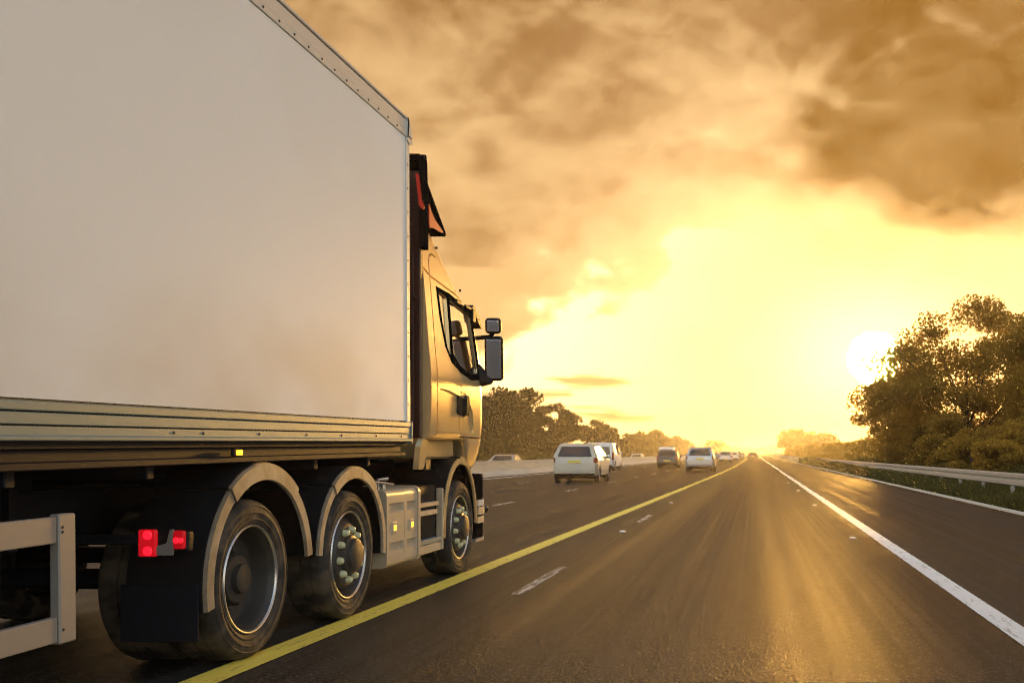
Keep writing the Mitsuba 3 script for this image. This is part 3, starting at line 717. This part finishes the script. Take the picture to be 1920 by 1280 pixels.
# ---------------------------------------------------------------- cars and vans
car_tyre = mikit.ply(lathe_x([(0.20, -0.02), (0.27, 0.0), (0.315, -0.01), (0.325, -0.04), (0.325, -0.16), (0.315, -0.19), (0.27, -0.2), (0.20, -0.18), (0.2, -0.02)], 28), 'tyre', 35)
car_rim = mikit.ply(lathe_x([(0.205, -0.02), (0.195, -0.03), (0.06, -0.045), (0.05, -0.03), (0.0, -0.03)], 20), 'aluminium_dull', 35)
KINDS = {}


def vehicle_kind(name, L, w, h, side, rearw, side_win, rear_win, front_win, axles, lamp, shoulder=0.92, roof=0.80, rails=False):
    sp = rpoly(side, 0.06)
    for a in axles:
        sp = sp.difference(sg.Point(a, 0.32).buffer(0.385))
    rear = rpoly([(-w / 2 + .04, .26), (-w / 2, .5), (-w / 2, shoulder), (-w / 2 * roof, h + .002), (w / 2 * roof, h + .002), (w / 2, shoulder), (w / 2, .5), (w / 2 - .04, .26)], 0.05)
    plan = rpoly([(-w / 2 + .1, 0), (-w / 2, .5), (-w / 2, L - .8), (-w / 2 + .16, L), (w / 2 - .16, L), (w / 2, L - .8), (w / 2, .5), (w / 2 - .1, 0)], 0.15)
    body = man(prism_x(sp, -2, 2)) ^ man(prism_y(rear, -1, L + 1)) ^ man(prism_z(plan, 0, 4))
    P = [('body', tm(body), None, 28)]
    def glass(poly, pr, d):
        return tm((body.translate(d) - body) ^ man(pr))
    P.append(('rear_window', glass(None, prism_y(rpoly(rear_win, 0.04), -0.3, L * 0.45), (0, -0.008, 0.002)), 'car_glass', False))
    for s in (-1, 1):
        for q in side_win:
            g = tm((body.translate((s * 0.008, 0, 0)) - body) ^ man(prism_x(rpoly(q, 0.03), min(0, s * 2), max(0, s * 2))))
            P.append(('side_window', g, 'car_glass', False))
    P.append(('windscreen', glass(None, prism_y(rpoly(front_win, 0.05), L * 0.5, L + .3), (0, 0.008, 0.004)), 'car_glass', False))
    zl0, zl1, wl = lamp
    for s in (-1, 1):
        x0, x1 = sorted((s * (w / 2 - wl), s * (w / 2 + .1)))
        P.append(('tail_lamp', tm((body.translate((s * 0.004, -0.012, 0)) - body) ^ man(bx(x0, x1, -0.3, 0.32, zl0, zl1, 0.02))), 'lamp_unlit', False))
        P.append(('mirror', rbox(*sorted((s * (w / 2 - .03), s * (w / 2 + .16))), L * .66, L * .66 + .12, shoulder + .02, shoulder + .16, 0.04, 1), None, 30))
    P.append(('bumper', tm((body.translate((0, -0.02, 0)) - body) ^ man(bx(-w / 2 + .12, w / 2 - .12, -0.4, 0.3, .27, .38, 0.01))), 'black_plastic', False))
    P.append(('number_plate', bx(-0.26, 0.26, -0.03, -0.004 + 0.03, rearw - .055, rearw + .055, .004), 'plate', False))
    P.append(('underbody', bx(-w / 2 + .1, w / 2 - .1, .12, L - .2, .17, .42, .05), 'matt_black', False))
    if rails:
        for s in (-1, 1):
            P.append(('roof_rail', tube([(s * w / 2 * (roof - .08), .65, h - .03), (s * w / 2 * (roof - .08), .75, h + .035), (s * w / 2 * (roof - .08), 2.3, h + .035), (s * w / 2 * (roof - .08), 2.4, h - .03)], 0.016, 6), 'aluminium', 30))
    KINDS[name] = (P, axles, w, {})


def car(kind, paint, x, y, z, label, cat_, group=None, yaw=0.0):
    P, axles, w, cache = KINDS[kind]
    t = thing('car' if cat_ == 'car' else 'van', label, cat_, group)
    M = T().translate([x, y, z]).rotate([0, 0, 1], yaw)
    for i, (n, mesh, b, sm) in enumerate(P):
        key = (i, b or paint)
        if key not in cache: cache[key] = mikit.ply(mesh, b or paint, sm)
        add(n, cache[key], None, t, M=M)
    for a in axles:
        for s in (1, -1):
            Mw = M @ T().translate([s * (w / 2 - .02), a, 0.325]).rotate([0, 0, 1], 0 if s > 0 else 180)
            wk = add('wheel', car_tyre, None, t, M=Mw)
            add('rim', car_rim, None, wk, M=Mw)
    return t


vehicle_kind('suv', 4.4, 1.86, 1.60, [(.06, .3), (0, .5), (.0, .80), (.05, 1.0), (.30, 1.5), (.55, 1.6), (2.1, 1.6), (2.75, 1.48), (3.4, 1.05), (4.2, .92), (4.4, .65), (4.36, .3)], 0.86,
             [[(.62, 1.07), (.62, 1.46), (1.55, 1.5), (1.55, 1.07)], [(1.63, 1.07), (1.63, 1.5), (2.2, 1.5), (2.95, 1.07)]],
             [(-.70, 1.06), (-.56, 1.47), (.56, 1.47), (.70, 1.06)], [(-.76, 1.08), (-.62, 1.5), (.62, 1.5), (.76, 1.08)], (.82, 3.5), (.82, 1.02, .16), roof=.69, rails=True)
vehicle_kind('hatch', 4.1, 1.76, 1.46, [(.06, .28), (0, .5), (.02, .80), (.10, .98), (.42, 1.36), (.75, 1.46), (2.0, 1.46), (2.6, 1.33), (3.2, .98), (3.95, .82), (4.1, .58), (4.05, .28)], 0.60,
             [[(.68, .98), (.85, 1.33), (1.55, 1.37), (1.55, .98)], [(1.62, .98), (1.62, 1.37), (2.1, 1.36), (2.8, .98)]],
             [(-.66, .98), (-.54, 1.33), (.54, 1.33), (.66, .98)], [(-.7, 1.0), (-.58, 1.37), (.58, 1.37), (.7, 1.0)], (.75, 3.3), (.70, .96, .22), shoulder=.88, roof=.76)
vehicle_kind('saloon', 4.6, 1.80, 1.42, [(.06, .28), (0, .5), (.02, .86), (.12, .98), (.7, 1.02), (1.35, 1.36), (1.75, 1.42), (2.5, 1.42), (3.0, 1.32), (3.65, .96), (4.45, .80), (4.6, .58), (4.55, .28)], 0.70,
             [[(1.2, 1.0), (1.55, 1.32), (2.1, 1.35), (2.1, 1.0)], [(2.18, 1.0), (2.18, 1.35), (2.6, 1.33), (3.3, 1.0)]],
             [(-.68, 1.04), (-.54, 1.35), (.54, 1.35), (.68, 1.04)], [(-.7, 1.0), (-.58, 1.34), (.58, 1.34), (.7, 1.0)], (.95, 3.75), (.72, .92, .3), shoulder=.88, roof=.74)
vehicle_kind('van', 4.9, 1.92, 1.95, [(.04, .3), (0, .5), (.0, 1.1), (.06, 1.86), (.2, 1.95), (2.9, 1.95), (3.4, 1.82), (4.05, 1.15), (4.75, .95), (4.9, .65), (4.86, .3)], 0.62,
             [[(2.75, 1.15), (2.75, 1.65), (3.2, 1.65), (3.75, 1.15)]],
             [(-.72, 1.12), (-.66, 1.66), (.66, 1.66), (.72, 1.12)], [(-.76, 1.2), (-.66, 1.75), (.66, 1.75), (.76, 1.2)], (.95, 4.0), (.75, 1.25, .12), shoulder=1.15, roof=.88)

car('suv', 'car_pale', -7.3, 41.0, 0, 'large pale car with roof rails, nearest of the cars ahead of the lorry', 'car')
car('van', 'car_white', -10.7, 70.0, 0, 'white van just ahead and to the left of the nearest pale car', 'van')
car('hatch', 'car_dark', -7.1, 82.0, 0, 'small dark hatchback left of the silver car in the middle lane', 'car')
car('suv', 'car_silver', -3.5, 64.5, 0, 'silver car driving ahead in the lane next to the yellow line', 'car')
car('van', 'car_white', -10.3, 118.0, 0, 'distant white van beyond the small dark hatchback', 'van')
fars = [('hatch', 'car_silver', -3.7, 128, 'silver hatchback just beyond the silver car, nearest of the far queue'), ('saloon', 'car_dark', -7.2, 140, 'dark saloon far ahead, just right of the small dark hatchback'),
        ('hatch', 'car_white', -3.4, 162, 'tiny white hatchback, second in the far queue by the yellow line'), ('saloon', 'car_silver', -7.0, 178, 'tiny silver saloon far ahead in the middle of three lanes'),
        ('suv', 'car_dark', -3.6, 205, 'tiny dark tall car, third in the far queue by the yellow line'), ('hatch', 'car_white', -7.1, 225, 'tiny white hatchback farthest away in the middle lane'), ('saloon', 'car_silver', -3.4, 260, 'tiny silver saloon farthest away, at the head of the far queue')]
for kd, pt, x, y, lb in fars:
    car(kd, pt, x, y, 0, lb, 'car', 'far cars near the vanishing point')
car('saloon', 'car_dark', -0.35, 190, 0, 'tiny dark car far ahead in the middle of our own lane', 'car')
car('saloon', 'car_silver', -17.6, 74, -0.30, 'silver saloon showing above the concrete barrier right of the lorry cab', 'car', yaw=180)
car('hatch', 'car_white', -17.4, 152, -0.30, 'small white car beyond the barrier behind the white van', 'car', yaw=180)

# ---------------------------------------------------------------- leaves, trees, hedges
rng = np.random.default_rng(7)


def quads(C, size, stretch=1.5, up_bias=0.0):
    """leaf clusters: a bent pair of triangles at each centre, turned at random"""
    n = len(C)
    a = rng.normal(size=(n, 3)); a /= np.linalg.norm(a, axis=1, keepdims=True)
    b = np.cross(a, rng.normal(size=(n, 3))); b /= np.linalg.norm(b, axis=1, keepdims=True)
    s = (size * rng.uniform(0.55, 1.3, n))[:, None]
    c = np.cross(a, b)
    V = np.stack([C - a * s * stretch * 0.5, C + b * s * 0.42 + c * s * 0.12, C + a * s * stretch * 0.5, C - b * s * 0.42 + c * s * 0.12], 1).reshape(-1, 3)
    i = np.arange(n)[:, None] * 4
    return trimesh.Trimesh(V, np.vstack([i + [0, 1, 2], i + [0, 2, 3]]), process=False)


def crown_points(n, rx, ry, rz, zc, clumps, seed, hollow=0.45, cl=0.34, low_cut=-0.75):
    """leaf positions gathered in clumps through an uneven crown"""
    g = np.random.default_rng(seed)
    d = g.normal(size=(clumps * 3, 3)); d /= np.linalg.norm(d, axis=1, keepdims=True)
    d = d[d[:, 2] > low_cut][:clumps]
    rad = hollow + (1 - hollow) * g.random(len(d)) ** 0.6
    lump = 0.78 + 0.44 * meshkit.noise(d * 1.9 + seed, 3)
    K = d * (rad * lump)[:, None]
    w = g.uniform(0.4, 1.3, len(K)); w /= w.sum()
    which = g.choice(len(K), n, p=w)
    o = g.normal(size=(n, 3)); o /= np.linalg.norm(o, axis=1, keepdims=True)
    o *= (g.random(n) ** 0.5)[:, None] * (cl * g.uniform(0.6, 1.15, len(K)))[which][:, None]
    o[:, 2] *= 0.7
    return (K[which] + o) * [rx, ry, rz] + [0, 0, zc], K * [rx, ry, rz] + [0, 0, zc]


def tree(name, x, y, h, rx, rz, label, leaf, n, size, seed, clumps=46, trunk_r=0.22, zc=None, hollow=0.45, group=None, cl=0.34, low_cut=-0.75):
    t = thing(name, label, 'tree' if 'tree' in name else 'shrub', group)
    z0 = float(ground_z(x)) - 0.1
    zc = (h - rz) if zc is None else zc
    P, K = crown_points(n, rx, rx, rz, zc, clumps, seed, hollow, cl, low_cut)
    g = np.random.default_rng(seed + 5)
    M = T().translate([x, y, z0])
    add('crown', quads(P, size), leaf, t, smooth=False, M=M)
    limbs = [tube([(0, 0, 0), (0.05, 0.03, zc * 0.35), (-0.06, 0.02, zc * 0.75), (0, 0, zc + rz * 0.3)], [trunk_r, trunk_r * 0.75, trunk_r * 0.5, trunk_r * 0.15], 9)]
    for k in K[g.permutation(len(K))[:16]]:
        b = np.array([0, 0, zc * g.uniform(0.25, 0.8)])
        m = (b + k) / 2 + [0, 0, -0.08 * rz]
        limbs.append(tube([b, m, k], [trunk_r * 0.36, trunk_r * 0.2, trunk_r * 0.06], 6))
    add('trunk', cat(*limbs), 'bark', t, M=M)
    return t


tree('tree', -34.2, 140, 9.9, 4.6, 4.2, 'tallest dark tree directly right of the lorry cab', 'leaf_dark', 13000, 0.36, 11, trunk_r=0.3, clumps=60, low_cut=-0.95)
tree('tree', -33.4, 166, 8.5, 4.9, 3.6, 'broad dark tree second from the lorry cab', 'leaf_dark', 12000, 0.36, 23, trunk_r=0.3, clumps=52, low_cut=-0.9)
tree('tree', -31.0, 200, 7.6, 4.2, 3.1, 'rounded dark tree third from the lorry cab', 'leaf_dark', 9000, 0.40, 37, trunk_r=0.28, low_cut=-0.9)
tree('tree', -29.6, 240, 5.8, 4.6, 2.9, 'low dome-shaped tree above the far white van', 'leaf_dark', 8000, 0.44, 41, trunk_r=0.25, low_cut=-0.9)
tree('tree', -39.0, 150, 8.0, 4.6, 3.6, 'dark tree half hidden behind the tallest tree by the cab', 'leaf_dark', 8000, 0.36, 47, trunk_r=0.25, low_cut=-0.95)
# right side
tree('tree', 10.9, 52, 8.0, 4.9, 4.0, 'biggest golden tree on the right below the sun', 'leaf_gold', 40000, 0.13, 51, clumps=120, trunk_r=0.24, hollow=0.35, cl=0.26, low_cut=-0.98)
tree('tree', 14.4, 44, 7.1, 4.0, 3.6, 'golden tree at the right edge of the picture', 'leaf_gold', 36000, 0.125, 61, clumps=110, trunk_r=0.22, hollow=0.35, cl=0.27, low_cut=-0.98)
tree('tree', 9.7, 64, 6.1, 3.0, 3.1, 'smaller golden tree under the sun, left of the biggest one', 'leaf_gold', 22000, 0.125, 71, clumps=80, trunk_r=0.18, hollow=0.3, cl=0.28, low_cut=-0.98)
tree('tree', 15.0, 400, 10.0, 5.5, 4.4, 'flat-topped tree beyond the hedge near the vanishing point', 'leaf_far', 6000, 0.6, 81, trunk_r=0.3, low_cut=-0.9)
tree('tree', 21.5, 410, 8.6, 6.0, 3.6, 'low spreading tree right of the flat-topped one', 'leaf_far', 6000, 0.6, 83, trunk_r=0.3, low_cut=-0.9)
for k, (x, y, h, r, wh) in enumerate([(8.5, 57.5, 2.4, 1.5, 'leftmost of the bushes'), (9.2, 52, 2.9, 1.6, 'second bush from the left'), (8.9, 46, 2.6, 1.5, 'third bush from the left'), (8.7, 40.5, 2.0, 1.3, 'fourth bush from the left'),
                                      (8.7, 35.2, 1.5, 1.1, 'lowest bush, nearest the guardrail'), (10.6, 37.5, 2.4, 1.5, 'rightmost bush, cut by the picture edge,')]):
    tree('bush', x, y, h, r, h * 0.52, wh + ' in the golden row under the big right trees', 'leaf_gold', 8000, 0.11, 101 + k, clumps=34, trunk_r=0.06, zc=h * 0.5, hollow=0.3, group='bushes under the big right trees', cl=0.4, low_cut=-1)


def strip(xa, ya, xb, yb, depth, h, n, size, seed, hvar=0.35, freq=0.05, pw=1.0):
    """a belt of leaves between two points with an uneven top"""
    g = np.random.default_rng(seed)
    t = g.random(n) ** pw
    x = xa + (xb - xa) * t; y = ya + (yb - ya) * t
    q = np.stack([x * freq * 2, y * freq, 0 * x + seed], -1)
    top = h * (1 - hvar + 2 * hvar * meshkit.fbm(q, 3, seed))
    lat = g.uniform(-1, 1, n)
    z = top * np.sqrt(np.maximum(1 - lat ** 2, 0.04)) * (1 - (1 - g.random(n) ** 0.55) * 1.0)
    x = x + lat * depth / 2
    return np.stack([x, y, ground_z(x) + z], 1)


add('hedgerow', quads(strip(9.6, 66, 10.5, 330, 2.6, 2.3, 14000, 0.2, 5, pw=1.6), 0.26), 'leaf_gold', smooth=False, kind='stuff')
labels['hedgerow'].update(label='low golden hedgerow running along the right verge to the horizon', category='hedge')
add('hedgerow', quads(strip(-30.5, 60, -30.8, 300, 3.0, 2.4, 26000, 0.3, 6, pw=1.4), 0.32), 'leaf_dark', smooth=False, kind='stuff')
labels['hedgerow_001'].update(label='dark hedgerow under the trees beyond the concrete barrier', category='hedge')
add('woodland', quads(np.vstack([strip(-32, 280, -44, 700, 8, 8.0, 16000, 0.8, 8, 0.45, 0.02), strip(-30, 700, -40, 1500, 14, 11.0, 9000, 1.2, 9, 0.4, 0.012)]), 1.0), 'leaf_far', smooth=False, kind='stuff')
labels['woodland'].update(label='far dark woodland along the horizon left of the vanishing point', category='woodland')
wl = np.vstack([strip(-420, 1560, 420, 1600, 30, 13, 15000, 2, 12, 0.5, 0.012), strip(24, 330, 60, 1400, 10, 7, 8000, 1, 13, 0.5, 0.015)])
add('woodland', quads(wl, 1.9), 'leaf_far', smooth=False, kind='stuff')
labels['woodland_001'].update(label='hazy woodland closing the horizon at the end of the road and to its right', category='woodland')


def blades(n, x0, x1, y0, y1, h, seed, pw=1.7):
    g = np.random.default_rng(seed)
    x = g.uniform(x0, x1, n); y = y0 + (y1 - y0) * g.random(n) ** pw
    keep = meshkit.noise(np.stack([x * 1.3, y * 0.7, 0 * x], -1), seed) > 0.28
    x, y = x[keep], y[keep]; n = len(x)
    z = ground_z(x); a = g.uniform(0, 2 * np.pi, n); hh = h * g.uniform(0.4, 1.3, n) * (1 + y / 60)
    wd = 0.012 * (1 + y / 18); lean = g.normal(0, 0.35, (n, 2)) * hh[:, None]
    p0 = np.stack([x - wd * np.cos(a), y - wd * np.sin(a), z - 0.01], 1); p1 = np.stack([x + wd * np.cos(a), y + wd * np.sin(a), z - 0.01], 1)
    p2 = np.stack([x + lean[:, 0], y + lean[:, 1], z + hh], 1)
    V = np.stack([p0, p1, p2], 1).reshape(-1, 3)
    return trimesh.Trimesh(V, np.arange(3 * n).reshape(-1, 3), process=False)


add('grass', cat(blades(60000, 5.32, 9.5, 9, 70, 0.14, 3), blades(26000, 5.36, 6.3, 12, 120, 0.22, 9), blades(30000, 7.0, 16, 18, 80, 0.3, 4), blades(12000, -32, -28.2, 60, 160, 0.4, 5, 1.0)), 'grass_blade', smooth=False, kind='stuff')
labels['grass'].update(label='rough dry grass on the verges beside the road', category='grass')
